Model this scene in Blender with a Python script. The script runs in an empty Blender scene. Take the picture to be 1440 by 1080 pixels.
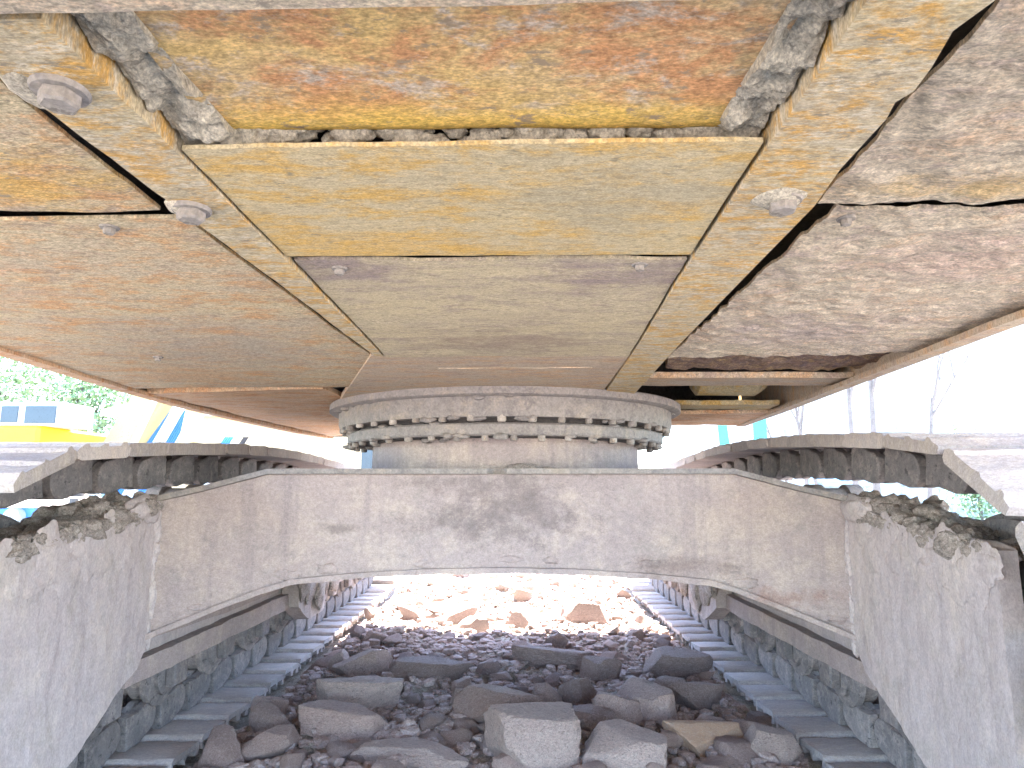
import bpy, math, random
import numpy as np
from mathutils import Vector, Matrix, noise

R = math.radians
scene = bpy.context.scene
COL = scene.collection

# ------------------------------------------------------------------ camera, world, sun, exposure
cam_data = bpy.data.cameras.new("camera")
cam_data.sensor_width = 36.0
cam_data.lens = 23.75
cam_data.clip_start = 0.02
cam_data.clip_end = 3000.0
cam = bpy.data.objects.new("camera", cam_data)
COL.objects.link(cam)
cam.location = (0.0, 0.0, 0.91)
cam.rotation_euler = (R(90 + 8.97), 0.0, R(0.48))
scene.camera = cam

SUN_EL, SUN_AZ = 71.0, 6.0            # elevation; azimuth from +Y towards +X
world = bpy.data.worlds.new("World")
scene.world = world
world.use_nodes = True
wn = world.node_tree.nodes
wl = world.node_tree.links
wn.clear()
sky = wn.new("ShaderNodeTexSky")
sky.sky_type = 'NISHITA'
sky.sun_disc = False
sky.sun_elevation = R(SUN_EL)
sky.sun_rotation = R(SUN_AZ)
sky.dust_density = 0.6
sky.ozone_density = 3.0
sky.air_density = 1.0
bg = wn.new("ShaderNodeBackground")
bg.inputs['Strength'].default_value = 0.15
wo = wn.new("ShaderNodeOutputWorld")
wl.new(sky.outputs[0], bg.inputs[0])
wl.new(bg.outputs[0], wo.inputs[0])

sun_data = bpy.data.lights.new("sun", 'SUN')
sun_data.energy = 3.8
sun_data.angle = R(0.6)
sun_data.color = (1.0, 0.95, 0.88)
sun = bpy.data.objects.new("sun", sun_data)
COL.objects.link(sun)
sd = Vector((math.sin(R(SUN_AZ)) * math.cos(R(SUN_EL)), math.cos(R(SUN_AZ)) * math.cos(R(SUN_EL)), math.sin(R(SUN_EL))))
sun.rotation_euler = sd.to_track_quat('Z', 'Y').to_euler()
sun.location = (0, 0, 30)

scene.view_settings.view_transform = 'Standard'
scene.view_settings.look = 'None'
scene.view_settings.gamma = 1.0
scene.view_settings.exposure = 4.05
scene.cycles.max_bounces = 10
scene.cycles.diffuse_bounces = 8

# ------------------------------------------------------------------ materials
def grime(name, base, second, rust=None, rust_amt=0.45, scale=3.0, stretch=(1, 1, 1), rough=0.9, bump=0.25,
          fleck=0.25, metal=0.0, rust2=None, fine=60.0, stain=(), rnd=0.0, bdist=0.01, pits=True, band=None, streak=0.0):
    m = bpy.data.materials.new(name)
    m.use_nodes = True
    nt = m.node_tree
    N, L = nt.nodes, nt.links
    b = N["Principled BSDF"]
    tc = N.new("ShaderNodeTexCoord")
    mp = N.new("ShaderNodeMapping")
    mp.inputs['Scale'].default_value = stretch
    L.new(tc.outputs['Object'], mp.inputs[0])
    vec = mp.outputs[0]
    if rnd:
        oi = N.new("ShaderNodeObjectInfo")
        va = N.new("ShaderNodeVectorMath")
        va.operation = 'MULTIPLY_ADD'
        L.new(oi.outputs['Random'], va.inputs[0])
        va.inputs[1].default_value = (37.1, 11.3, 23.7)
        L.new(mp.outputs[0], va.inputs[2])
        vec = va.outputs[0]

    def nz(sc, det=6, ro=0.6, dist=0.0):
        n = N.new("ShaderNodeTexNoise")
        n.inputs['Scale'].default_value = sc
        n.inputs['Detail'].default_value = det
        n.inputs['Roughness'].default_value = ro
        n.inputs['Distortion'].default_value = dist
        L.new(vec, n.inputs['Vector'])
        return n.outputs['Fac']

    def ramp(fac, lo, hi):
        r = N.new("ShaderNodeMapRange")
        r.interpolation_type = 'SMOOTHSTEP'
        r.inputs['From Min'].default_value = lo
        r.inputs['From Max'].default_value = hi
        L.new(fac, r.inputs['Value'])
        return r.outputs['Result']

    def mix(fac, a, c, mode='MIX'):
        x = N.new("ShaderNodeMix")
        x.data_type = 'RGBA'
        x.blend_type = mode
        if isinstance(fac, float):
            x.inputs[0].default_value = fac
        else:
            L.new(fac, x.inputs[0])
        for s, v in ((6, a), (7, c)):
            if isinstance(v, tuple):
                x.inputs[s].default_value = (*v, 1)
            else:
                L.new(v, x.inputs[s])
        return x.outputs[2]

    big = nz(scale, 8, 0.66, 0.4)
    col = mix(ramp(big, 0.3, 0.7), base, second)
    mid = nz(scale * 3.1, 12, 0.76, 0.3)
    if rust:
        col = mix(ramp(mid, 0.93 - rust_amt - 0.07, 0.93 - rust_amt + 0.10), col, rust)
    if rust2:
        m2 = nz(scale * 5.3, 12, 0.78, 0.2)
        col = mix(ramp(m2, 0.50, 0.62), col, rust2)
    if streak:
        m3 = N.new("ShaderNodeMapping")
        m3.inputs['Scale'].default_value = (9.0, 9.0, 0.9)
        L.new(tc.outputs['Object'], m3.inputs[0])
        ns = N.new("ShaderNodeTexNoise")
        ns.inputs['Scale'].default_value = 1.6
        ns.inputs['Detail'].default_value = 8
        ns.inputs['Roughness'].default_value = 0.7
        L.new(m3.outputs[0], ns.inputs['Vector'])
        col = mix(ramp(ns.outputs['Fac'], 0.48, 0.70), col, tuple(v * (1 - streak) for v in second))
    for st_ in stain:
        # dark oil stain with an outline of its own: centre, radii
        c, rad, scol = st_
        sx = N.new("ShaderNodeVectorMath"); sx.operation = 'SUBTRACT'
        L.new(tc.outputs['Object'], sx.inputs[0]); sx.inputs[1].default_value = c
        sy = N.new("ShaderNodeVectorMath"); sy.operation = 'DIVIDE'
        L.new(sx.outputs[0], sy.inputs[0]); sy.inputs[1].default_value = rad
        ln = N.new("ShaderNodeVectorMath"); ln.operation = 'LENGTH'
        L.new(sy.outputs[0], ln.inputs[0])
        ad = N.new("ShaderNodeMath"); ad.operation = 'ADD'
        L.new(ln.outputs['Value'], ad.inputs[0])
        sc = N.new("ShaderNodeMath"); sc.operation = 'MULTIPLY'
        L.new(nz(7.0, 14, 0.78), sc.inputs[0]); sc.inputs[1].default_value = 3.4
        L.new(sc.outputs[0], ad.inputs[1])
        inv = N.new("ShaderNodeMapRange")
        inv.interpolation_type = 'SMOOTHSTEP'
        inv.inputs['From Min'].default_value = 1.65
        inv.inputs['From Max'].default_value = 2.5
        inv.inputs['To Min'].default_value = 0.72
        inv.inputs['To Max'].default_value = 0.0
        L.new(ad.outputs[0], inv.inputs['Value'])
        col = mix(inv.outputs[0], col, scol)
    if band:
        # paint that has survived along a rolled edge: from y0 (worn off) to y1 (whole)
        y0, y1, bcol = band
        sp_ = N.new("ShaderNodeSeparateXYZ")
        L.new(tc.outputs['Object'], sp_.inputs[0])
        am = N.new("ShaderNodeMath"); am.operation = 'MULTIPLY_ADD'
        L.new(nz(6.0, 10, 0.75), am.inputs[0]); am.inputs[1].default_value = 0.16
        L.new(sp_.outputs['Y'], am.inputs[2])
        col = mix(ramp(am.outputs[0], y0 + 0.08, y1 + 0.08), col, bcol)
    fn = nz(fine, 8, 0.8)
    if fleck:
        g = N.new("ShaderNodeMapRange")
        g.inputs['From Min'].default_value = 0.38
        g.inputs['From Max'].default_value = 0.62
        g.inputs['To Min'].default_value = 1 - fleck
        g.inputs['To Max'].default_value = 1 + fleck
        L.new(fn, g.inputs['Value'])
        cc = N.new("ShaderNodeCombineColor")
        for i in range(3):
            L.new(g.outputs[0], cc.inputs[i])
        col = mix(1.0, col, cc.outputs[0], 'MULTIPLY')
        f3 = nz(fine * 3.3, 3, 0.6)
        g3 = N.new("ShaderNodeMapRange")
        g3.inputs['From Min'].default_value = 0.35
        g3.inputs['From Max'].default_value = 0.65
        g3.inputs['To Min'].default_value = 1 - fleck * 0.9
        g3.inputs['To Max'].default_value = 1 + fleck * 0.9
        L.new(f3, g3.inputs['Value'])
        c3 = N.new("ShaderNodeCombineColor")
        for i in range(3):
            L.new(g3.outputs[0], c3.inputs[i])
        col = mix(1.0, col, c3.outputs[0], 'MULTIPLY')
        if pits:
            pt = ramp(nz(fine * 0.55, 6, 0.7), 0.575, 0.66)
            col = mix(pt, col, tuple(0.6 * v for v in second))
    if rnd:
        hv = N.new("ShaderNodeHueSaturation")
        mr = N.new("ShaderNodeMapRange")
        mr.inputs['To Min'].default_value = 1 - rnd
        mr.inputs['To Max'].default_value = 1 + rnd
        L.new(oi.outputs['Random'], mr.inputs['Value'])
        L.new(mr.outputs[0], hv.inputs['Value'])
        L.new(col, hv.inputs['Color'])
        col = hv.outputs[0]
    L.new(col, b.inputs['Base Color'])
    rr = N.new("ShaderNodeMapRange")
    rr.inputs['To Min'].default_value = max(0.05, rough - 0.18)
    rr.inputs['To Max'].default_value = min(1.0, rough + 0.1)
    L.new(mid, rr.inputs['Value'])
    L.new(rr.outputs[0], b.inputs['Roughness'])
    b.inputs['Metallic'].default_value = metal
    b.inputs['Specular IOR Level'].default_value = 0.25
    if bump:
        sm = N.new("ShaderNodeMath"); sm.operation = 'MULTIPLY_ADD'
        L.new(fn, sm.inputs[0]); sm.inputs[1].default_value = 0.7
        L.new(mid, sm.inputs[2])
        bp = N.new("ShaderNodeBump")
        bp.inputs['Strength'].default_value = bump
        bp.inputs['Distance'].default_value = bdist
        L.new(sm.outputs[0], bp.inputs['Height'])
        L.new(bp.outputs[0], b.inputs['Normal'])
    return m


def plain(name, col, rough=0.6, metal=0.0):
    return grime(name, col, tuple(c * 0.85 for c in col), scale=1.5, rough=rough, metal=metal, bump=0.0, fleck=0.06)


STX = (1.0, 2.6, 1.0)
M = {}
M['rail'] = grime('rail_dusty_paint', (0.48, 0.405, 0.25), (0.43, 0.37, 0.265), (0.52, 0.31, 0.09), 0.42, 5.0, STX, bump=0.45, rust2=(0.52, 0.465, 0.35), fleck=0.26)
M['centre'] = grime('centre_plate_dusty', (0.51, 0.42, 0.245), (0.46, 0.39, 0.25), (0.54, 0.35, 0.11), 0.41, 2.6, STX, bump=0.4, fleck=0.25, fine=90, stain=(((0.12, 0.80, 1.26), (0.3, 0.2, 1.0), (0.38, 0.335, 0.23)), ((-0.2, 0.95, 1.26), (0.4, 0.12, 1.0), (0.57, 0.36, 0.10))))
M['inspection'] = grime('inspection_plate_dusty', (0.53, 0.45, 0.285), (0.48, 0.41, 0.28), (0.39, 0.32, 0.245), 0.40, 3.4, STX, bump=0.45, fleck=0.28, fine=90,
                        stain=(((-0.29, 1.06, 1.27), (0.24, 0.17, 1.0), (0.24, 0.19, 0.20)), ((0.19, 1.08, 1.27), (0.28, 0.19, 1.0), (0.24, 0.19, 0.20)), ((-0.02, 1.60, 1.27), (0.36, 0.22, 1.0), (0.30, 0.23, 0.18))))
M['left'] = grime('left_plate_rusty', (0.53, 0.445, 0.28), (0.47, 0.395, 0.28), (0.53, 0.31, 0.15), 0.41, 2.3, (1.0, 2.2, 1.0), bump=0.6, rust2=(0.40, 0.31, 0.22), fleck=0.34, fine=70,
                  stain=(((-1.15, 1.05, 1.27), (0.42, 0.36, 1.0), (0.52, 0.27, 0.17)), ((-0.75, 1.7, 1.27), (0.6, 0.5, 1.0), (0.38, 0.33, 0.265)), ((-0.62, 0.76, 1.27), (0.28, 0.14, 1.0), (0.57, 0.34, 0.07)), ((-0.95, 0.62, 1.27), (0.3, 0.2, 1.0), (0.48, 0.27, 0.17)), ((-1.05, 2.1, 1.27), (0.4, 0.3, 1.0), (0.52, 0.34, 0.19))))
M['leftfar'] = grime('left_plate_grey', (0.49, 0.405, 0.295), (0.46, 0.375, 0.285), (0.54, 0.35, 0.20), 0.40, 2.2, (1.0, 3.0, 1.0), bump=0.4, rust2=(0.40, 0.305, 0.24), fleck=0.26, fine=80)
M['right'] = grime('right_plate_muddy', (0.70, 0.61, 0.455), (0.65, 0.56, 0.445), (0.69, 0.52, 0.36), 0.38, 3.0, (1.0, 1.8, 1.0), bump=0.9, rust2=(0.60, 0.495, 0.41), fleck=0.30, fine=60, bdist=0.016, stain=(((0.75, 1.1, 1.29), (0.3, 0.2, 1.0), (0.64, 0.48, 0.40)), ((0.65, 0.80, 1.29), (0.4, 0.08, 1.0), (0.70, 0.50, 0.22)), ((0.7, 1.6, 1.29), (0.4, 0.25, 1.0), (0.52, 0.43, 0.40))))
M['yellow'] = grime('yellow_paint_worn', (0.56, 0.39, 0.15), (0.50, 0.38, 0.25), (0.50, 0.26, 0.12), 0.42, 2.6, (1.0, 1.7, 1.0), bump=0.35, rust2=(0.45, 0.38, 0.30), rough=0.75, fleck=0.3, band=(0.575, 0.665, (0.66, 0.45, 0.11)))
M['ochre'] = grime('ochre_rust_beam', (0.40, 0.27, 0.12), (0.30, 0.22, 0.17), (0.20, 0.13, 0.10), 0.46, 6.0, bump=0.7, rust2=(0.16, 0.12, 0.12), fleck=0.3)
M['orange'] = grime('orange_rust_plate', (0.58, 0.37, 0.20), (0.56, 0.42, 0.29), (0.50, 0.25, 0.11), 0.40, 2.5, (1.0, 3.0, 1.0), bump=0.35)
M['mudcar'] = grime('car_body_dried_mud', (0.40, 0.325, 0.295), (0.325, 0.268, 0.255), (0.44, 0.36, 0.31), 0.42, 1.1, (1.2, 1.2, 1.5), bump=0.5, fleck=0.13, fine=55, streak=0.05, pits=False, rust2=(0.33, 0.28, 0.255),
                    stain=(((-0.05, 2.35, 0.85), (0.50, 1.0, 0.20), (0.16, 0.13, 0.125)), ((0.55, 2.35, 0.66), (0.30, 1.0, 0.06), (0.21, 0.16, 0.145)), ((-0.60, 2.35, 0.78), (0.12, 1.0, 0.03), (0.20, 0.165, 0.15)),
                           ((0.92, 2.33, 0.56), (0.22, 1.0, 0.06), (0.27, 0.16, 0.13)), ((-0.3, 2.35, 0.94), (0.4, 1.0, 0.03), (0.24, 0.20, 0.19))))
M['bearing'] = grime('bearing_dusty_steel', (0.29, 0.26, 0.235), (0.24, 0.22, 0.21), (0.33, 0.285, 0.24), 0.38, 3.5, bump=0.35, fleck=0.14, fine=40, pits=False, rust2=(0.20, 0.18, 0.175))
M['boltm'] = grime('bolt_dusty_steel', (0.36, 0.32, 0.28), (0.28, 0.25, 0.23), (0.36, 0.27, 0.18), 0.35, 20.0, bump=0.3, fleck=0.15, rnd=0.25)
M['boltg'] = grime('bolt_grey_steel', (0.24, 0.23, 0.23), (0.30, 0.27, 0.23), None, 0.3, 20.0, bump=0.3, fleck=0.15)
M['frame'] = grime('track_frame_dried_mud', (0.50, 0.425, 0.40), (0.44, 0.375, 0.36), (0.53, 0.45, 0.40), 0.38, 1.3, (1.4, 1.4, 0.9), bump=0.6, rust2=(0.43, 0.37, 0.335), fleck=0.11, fine=50, streak=0.08, pits=False)
M['shoe'] = grime('shoe_dusty_steel', (0.44, 0.385, 0.36), (0.37, 0.33, 0.32), (0.47, 0.41, 0.365), 0.4, 4.0, (1.0, 2.5, 1.0), bump=0.4, fleck=0.16, rnd=0.15, rough=0.85, pits=False)
M['link'] = grime('link_dusty_steel', (0.23, 0.205, 0.20), (0.165, 0.15, 0.15), (0.30, 0.26, 0.24), 0.4, 7.0, bump=0.45, fleck=0.14, rnd=0.25, rough=0.85)
M['mud'] = grime('caked_mud', (0.35, 0.295, 0.255), (0.28, 0.235, 0.21), (0.41, 0.35, 0.30), 0.42, 9.0, bump=0.9, fleck=0.3, fine=90)
M['palemud'] = grime('pale_mud', (0.56, 0.51, 0.40), (0.49, 0.44, 0.36), (0.60, 0.55, 0.44), 0.45, 12.0, bump=0.9, fleck=0.3, fine=90)
M['dark'] = grime('dark_steel_gap_shade', (0.10, 0.09, 0.085), (0.07, 0.065, 0.065), None, scale=3, bump=0.2, fleck=0.2)  # dark steel; also the painted-in shade behind the belly plate gaps
M['body'] = grime('house_yellow_paint', (0.60, 0.38, 0.05), (0.55, 0.35, 0.06), (0.40, 0.30, 0.18), 0.35, 1.5, bump=0.1, rough=0.6)
M['ground'] = grime('rubble_soil', (0.36, 0.305, 0.26), (0.31, 0.26, 0.225), (0.42, 0.37, 0.315), 0.45, 1.6, bump=1.0, rust2=(0.27, 0.22, 0.19), fleck=0.3, fine=70, bdist=0.02)
M['rock'] = grime('stone_brown_grey', (0.53, 0.385, 0.335), (0.46, 0.335, 0.30), (0.58, 0.45, 0.395), 0.40, 4.0, bump=0.9, fleck=0.22, rnd=0.18, fine=30, bdist=0.03)
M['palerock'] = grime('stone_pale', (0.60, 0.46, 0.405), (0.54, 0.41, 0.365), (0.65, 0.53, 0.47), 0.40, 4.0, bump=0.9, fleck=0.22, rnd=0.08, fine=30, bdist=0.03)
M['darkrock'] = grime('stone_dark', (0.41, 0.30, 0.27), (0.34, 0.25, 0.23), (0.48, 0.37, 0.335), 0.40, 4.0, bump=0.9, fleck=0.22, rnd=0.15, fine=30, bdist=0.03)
M['orangerock'] = grime('stone_ochre', (0.46, 0.30, 0.20), (0.40, 0.27, 0.20), (0.48, 0.36, 0.27), 0.4, 6.0, bump=0.6, fleck=0.2, fine=75)

# ------------------------------------------------------------------ mesh helpers
class MB:
    def __init__(s):
        s.v, s.f = [], []

    def add(s, vs, fs):
        o = len(s.v)
        s.v += [tuple(v) for v in vs]
        s.f += [tuple(i + o for i in f) for f in fs]
        return s

    def box(s, x0, x1, y0, y1, z0, z1, bev=0.0):
        if bev <= 0:
            vs = [(x, y, z) for z in (z0, z1) for y in (y0, y1) for x in (x0, x1)]
            return s.add(vs, [(0, 2, 3, 1), (4, 5, 7, 6), (0, 1, 5, 4), (2, 6, 7, 3), (0, 4, 6, 2), (1, 3, 7, 5)])
        b = bev
        pts = [(x0 + b, y0), (x1 - b, y0), (x1, y0 + b), (x1, y1 - b), (x1 - b, y1), (x0 + b, y1), (x0, y1 - b), (x0, y0 + b)]
        ins = [(min(max(p[0], x0 + b), x1 - b), min(max(p[1], y0 + b), y1 - b)) for p in pts]
        rings = [[(p[0], p[1], z0) for p in ins], [(p[0], p[1], z0 + b) for p in pts], [(p[0], p[1], z1 - b) for p in pts], [(p[0], p[1], z1) for p in ins]]
        return s.loft(rings, True)

    def loft(s, rings, cap=True):
        n = len(rings[0])
        vs = [p for r in rings for p in r]
        fs = []
        for k in range(len(rings) - 1):
            for i in range(n):
                j = (i + 1) % n
                fs.append((k * n + i, k * n + j, (k + 1) * n + j, (k + 1) * n + i))
        if cap:
            fs.append(tuple(range(n - 1, -1, -1)))
            fs.append(tuple((len(rings) - 1) * n + i for i in range(n)))
        return s.add(vs, fs)

    def prism(s, poly, axis, a, b, bev=0.0):
        """poly: 2-D points in the two other axes (x: y,z / y: x,z / z: x,y)"""
        def p3(p, t):
            return {'x': (t, p[0], p[1]), 'y': (p[0], t, p[1]), 'z': (p[0], p[1], t)}[axis]
        if bev:
            cx = sum(p[0] for p in poly) / len(poly); cy = sum(p[1] for p in poly) / len(poly)
            def ins(p):
                d = math.hypot(p[0] - cx, p[1] - cy) or 1
                k = max(0.0, 1 - bev * 1.3 / d)
                return (cx + (p[0] - cx) * k, cy + (p[1] - cy) * k)
            sg = 1 if b > a else -1
            return s.loft([[p3(ins(p), a) for p in poly], [p3(p, a + sg * bev) for p in poly], [p3(p, b - sg * bev) for p in poly], [p3(ins(p), b) for p in poly]], True)
        return s.loft([[p3(p, a) for p in poly], [p3(p, b) for p in poly]], True)

    def lathe(s, prof, c, axis='z', n=24):
        rings = []
        for r, t in prof:
            ring = []
            for k in range(n):
                a = 2 * math.pi * k / n
                u, w = r * math.cos(a), r * math.sin(a)
                if axis == 'z':
                    ring.append((c[0] + u, c[1] + w, c[2] + t))
                elif axis == 'x':
                    ring.append((c[0] + t, c[1] + u, c[2] + w))
                else:
                    ring.append((c[0] + w, c[1] + t, c[2] + u))
            rings.append(ring)
        return s.loft(rings, True)

    def tube(s, p0, p1, r0, r1=None, n=8):
        r1 = r0 if r1 is None else r1
        p0, p1 = Vector(p0), Vector(p1)
        d = (p1 - p0).normalized()
        u = d.orthogonal().normalized(); w = d.cross(u)
        ring = lambda p, r: [tuple(p + (u * math.cos(2 * math.pi * k / n) + w * math.sin(2 * math.pi * k / n)) * r) for k in range(n)]
        return s.loft([ring(p0, r0), ring(p1, r1)], True)

    def mesh(s, name, mat, smooth=None):
        me = bpy.data.meshes.new(name)
        me.from_pydata(s.v, [], s.f)
        me.materials.append(mat)
        import bmesh
        bm = bmesh.new(); bm.from_mesh(me)
        bmesh.ops.recalc_face_normals(bm, faces=bm.faces)
        bm.to_mesh(me); bm.free()
        if smooth is not None:
            me.polygons.foreach_set('use_smooth', [True] * len(me.polygons))
            me.set_sharp_from_angle(angle=R(smooth))
        me.update()
        return me

    def build(s, name, mat, parent=None, smooth=None):
        return put(s.mesh(name, mat, smooth), name, parent)


def put(me, name, parent=None, mw=None):
    o = bpy.data.objects.new(name, me)
    COL.objects.link(o)
    if parent is not None:
        o.parent = parent
        if 'base' in parent:
            o.matrix_parent_inverse = Matrix.Translation(-Vector(parent['base']))
    if mw is not None:
        o.matrix_basis = mw
    return o


def tag(o, label=None, cat=None, group=None, kind=None):
    if label: o['label'] = label
    if cat: o['category'] = cat
    if group: o['group'] = group
    if kind: o['kind'] = kind
    return o


def empty(name, loc, label, cat, group=None):
    o = bpy.data.objects.new(name, None)
    o.empty_display_size = 0.2
    COL.objects.link(o)
    o.location = loc
    o['base'] = tuple(loc)
    return tag(o, label, cat, group)


def fb(x, y, z, oc=4, seed=0.0):
    v, a, t = 0.0, 1.0, 0.0
    p = Vector((x + seed * 13.7, y - seed * 7.1, z + seed * 3.3))
    for _ in range(oc):
        v += a * noise.noise(p); t += a
        p *= 2.07; a *= 0.52
    return v / t


def panel(name, corners, z, th, mat, parent, n=(40, 30), amp=0.002, fs=8.0, seed=1.0, edge=0.0, stretch=1.0, zs=None, ragged=()):
    """plate seen from beneath; corners near-left, near-right, far-right, far-left; rises th above z"""
    nx, ny = n
    a, b, c, d = [Vector((p[0], p[1])) for p in corners]
    zz = zs or (z, z, z, z)
    vs = []
    for j in range(ny + 1):
        v = j / ny
        for i in range(nx + 1):
            u = i / nx
            p = (a * (1 - u) + b * u) * (1 - v) + (d * (1 - u) + c * u) * v
            h = (zz[0] * (1 - u) + zz[1] * u) * (1 - v) + (zz[3] * (1 - u) + zz[2] * u) * v
            if edge:
                for sid, on, ax, sg in (('n', j == 0, 1, 1), ('f', j == ny, 1, -1), ('l', i == 0, 0, 1), ('r', i == nx, 0, -1)):
                    if on:
                        k = edge * (3.0 if sid in ragged else 1.0)
                        p[ax] += sg * k * max(0.0, fb(p.x * 9, p.y * 9, 0, 4, seed + 5) + 0.25)
            h += amp * fb(p.x * fs, p.y * fs * stretch, 0, 5, seed) * 1.8
            vs.append((p.x, p.y, h))
    W = nx + 1
    fs_ = [(j * W + i, (j + 1) * W + i, (j + 1) * W + i + 1, j * W + i + 1) for j in range(ny) for i in range(nx)]
    border = [i for i in range(W)] + [j * W + nx for j in range(1, ny + 1)] + [ny * W + i for i in range(nx - 1, -1, -1)] + [j * W for j in range(ny - 1, 0, -1)]
    o = len(vs)
    vs += [(vs[i][0], vs[i][1], vs[i][2] + th) for i in border]
    nb = len(border)
    fs_ += [(border[k], border[(k + 1) % nb], o + (k + 1) % nb, o + k) for k in range(nb)]
    fs_.append(tuple(o + k for k in range(nb - 1, -1, -1)))
    mb = MB(); mb.add(vs, fs_)
    return mb.build(name, mat, parent, smooth=40)


def lumps(name, mat, parent, spots, seed=0, sub=3, rough=0.28):
    """caked mud: many noise-displaced clods that run into each other; spots = (x, y, z, rx, ry, rz)"""
    import bmesh
    mb = MB()
    bm = bmesh.new()
    bmesh.ops.create_icosphere(bm, subdivisions=sub, radius=1.0)
    V = [v.co.copy() for v in bm.verts]
    F = [tuple(v.index for v in f.verts) for f in bm.faces]
    bm.free()
    for k, (x, y, z, rx, ry, rz) in enumerate(spots):
        vs = []
        for v in V:
            q = v * (1 + rough * 1.6 * fb(v.x * 1.6, v.y * 1.6, v.z * 1.6, 5, seed + k * 1.37))
            vs.append((x + q.x * rx, y + q.y * ry, z + q.z * rz))
        mb.add(vs, F)
    o = mb.build(name, mat, parent, smooth=60)
    o['kind'] = 'stuff'
    return o


def bolt_mesh(name, mat, wr, wh, hr, hh):
    """washer and chamfered hexagon head hanging below z = 0"""
    mb = MB()
    mb.lathe([(wr, 0.004), (wr, -wh * 0.6), (wr * 0.93, -wh)], (0, 0, 0), 'z', 24)
    hx = lambda r, z: [(r * math.cos(math.pi / 3 * k + 0.3), r * math.sin(math.pi / 3 * k + 0.3), z) for k in range(6)]
    mb.loft([hx(hr, -wh * 0.8), hx(hr, -wh - hh * 0.8), hx(hr * 0.85, -wh - hh)], True)
    return mb.mesh(name, mat, 35)

# ------------------------------------------------------------------ setting: ground
def ground_h(x, y):
    inside = max(0.0, 1 - max(0.0, abs(x + 0.06) - 0.95) / 0.2)
    far = min(1.0, max(0.0, (y - 12) / 20))
    a = 0.05 * inside + 0.012
    h = a * fb(x * 1.7, y * 1.7, 0, 4, 2) * 1.5 + 0.034 * fb(x * 7, y * 7, 0.3, 5, 3) * (0.4 + 0.8 * inside) + 0.020 * fb(x * 24, y * 24, 0.7, 3, 4) * (0.4 + inside)
    h += 0.035 * inside * min(1, max(0, (y - 2.0) / 1.2)) - 0.012
    rel = abs(x + 0.06)
    if 1.5 < y < 6.6 and 0.9 < rel < 2.0:
        h -= 0.055 * min(1.0, (rel - 0.9) / 0.16) * min(1.0, (2.0 - rel) / 0.2)
    return h * (1 - far) - 0.02 * far


def build_ground():
    def axis(lo, hi, step, out):
        core = list(np.arange(lo, hi + 1e-6, step))
        right, s, p = [], step, hi
        while p < out:
            s *= 1.22; p += s; right.append(p)
        left, s, p = [], step, lo
        while p > -out:
            s *= 1.22; p -= s; left.append(p)
        return left[::-1] + core + right
    xs = axis(-1.35, 1.25, 0.0165, 900)
    ys = axis(1.6, 6.2, 0.0185, 1500)
    W, H = len(xs), len(ys)
    vs = [(x, y, ground_h(x, y) if abs(x) < 60 and -30 < y < 60 else -0.02) for y in ys for x in xs]
    fs = [(j * W + i, j * W + i + 1, (j + 1) * W + i + 1, (j + 1) * W + i) for j in range(H - 1) for i in range(W - 1)]
    me = bpy.data.meshes.new('ground')
    me.from_pydata(vs, [], fs)
    me.materials.append(M['ground'])
    me.polygons.foreach_set('use_smooth', [True] * len(me.polygons))
    o = put(me, 'ground')
    tag(o, 'rough sunlit soil ground strewn with broken stone', None, None, 'structure')

build_ground()

# ------------------------------------------------------------------ the excavator overhead
XC = -0.06
ex = empty('excavator', (XC, 3.95, 0.0), 'weathered crawler excavator seen from underneath, rusty belly plates and mud caked crawler tracks', 'excavator')

# --- upper structure ------------------------------------------------
house = MB().prism([(-1.82, -0.9), (1.70, -0.9), (1.70, 4.95), (-1.82, 4.95)], 'z', 1.54, 2.75, 0.05).build('house_body', M['body'], ex, 30)  # unseen box, made wide so that its shadow covers the tracks
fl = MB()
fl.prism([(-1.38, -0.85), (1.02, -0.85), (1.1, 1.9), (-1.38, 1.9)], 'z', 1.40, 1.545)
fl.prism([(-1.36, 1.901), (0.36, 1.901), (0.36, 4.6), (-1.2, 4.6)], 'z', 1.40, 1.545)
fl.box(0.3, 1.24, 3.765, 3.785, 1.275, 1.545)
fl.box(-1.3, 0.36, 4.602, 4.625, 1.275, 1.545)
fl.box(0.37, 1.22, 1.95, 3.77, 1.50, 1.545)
fl.build('gap_backing', M['dark'], ex)  # dark backing above the plates, so their gaps look deep in shade

rail_l = panel('frame_rail', [(-0.446, 0.455), (-0.357, 0.455), (-0.354, 1.75), (-0.375, 1.75)], 1.26, 0.12, M['rail'], ex, (16, 120), 0.0015, 14, 3, edge=0.002)
# right rail: ragged torn outer edge where it has been beaten
rv = []
RO = [(0.346, 0.30), (0.346, 0.44), (0.336, 0.475), (0.347, 0.52), (0.352, 0.555), (0.345, 0.572), (0.352, 0.60), (0.356, 0.70), (0.370, 0.80), (0.378, 1.1), (0.394, 1.65), (0.421, 2.30), (0.43, 2.5)]
RI = [(0.252, 0.30), (0.253, 0.44), (0.254, 0.475), (0.255, 0.52), (0.256, 0.555), (0.2565, 0.572), (0.257, 0.60), (0.259, 0.70), (0.263, 0.80), (0.272, 1.1), (0.296, 1.65), (0.315, 2.30), (0.32, 2.5)]
mb = MB()
mb.prism(RO + RI[::-1], 'z', 1.26, 1.40)
rail_r = mb.build('frame_rail', M['rail'], ex)
cen1 = panel('belly_panel', [(-0.352, 0.655), (0.2525, 0.645), (0.262, 0.982), (-0.352, 0.984)], 1.263, 0.005, M['centre'], ex, (60, 36), 0.0012, 9, 7, edge=0.002, ragged=('n',))
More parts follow.
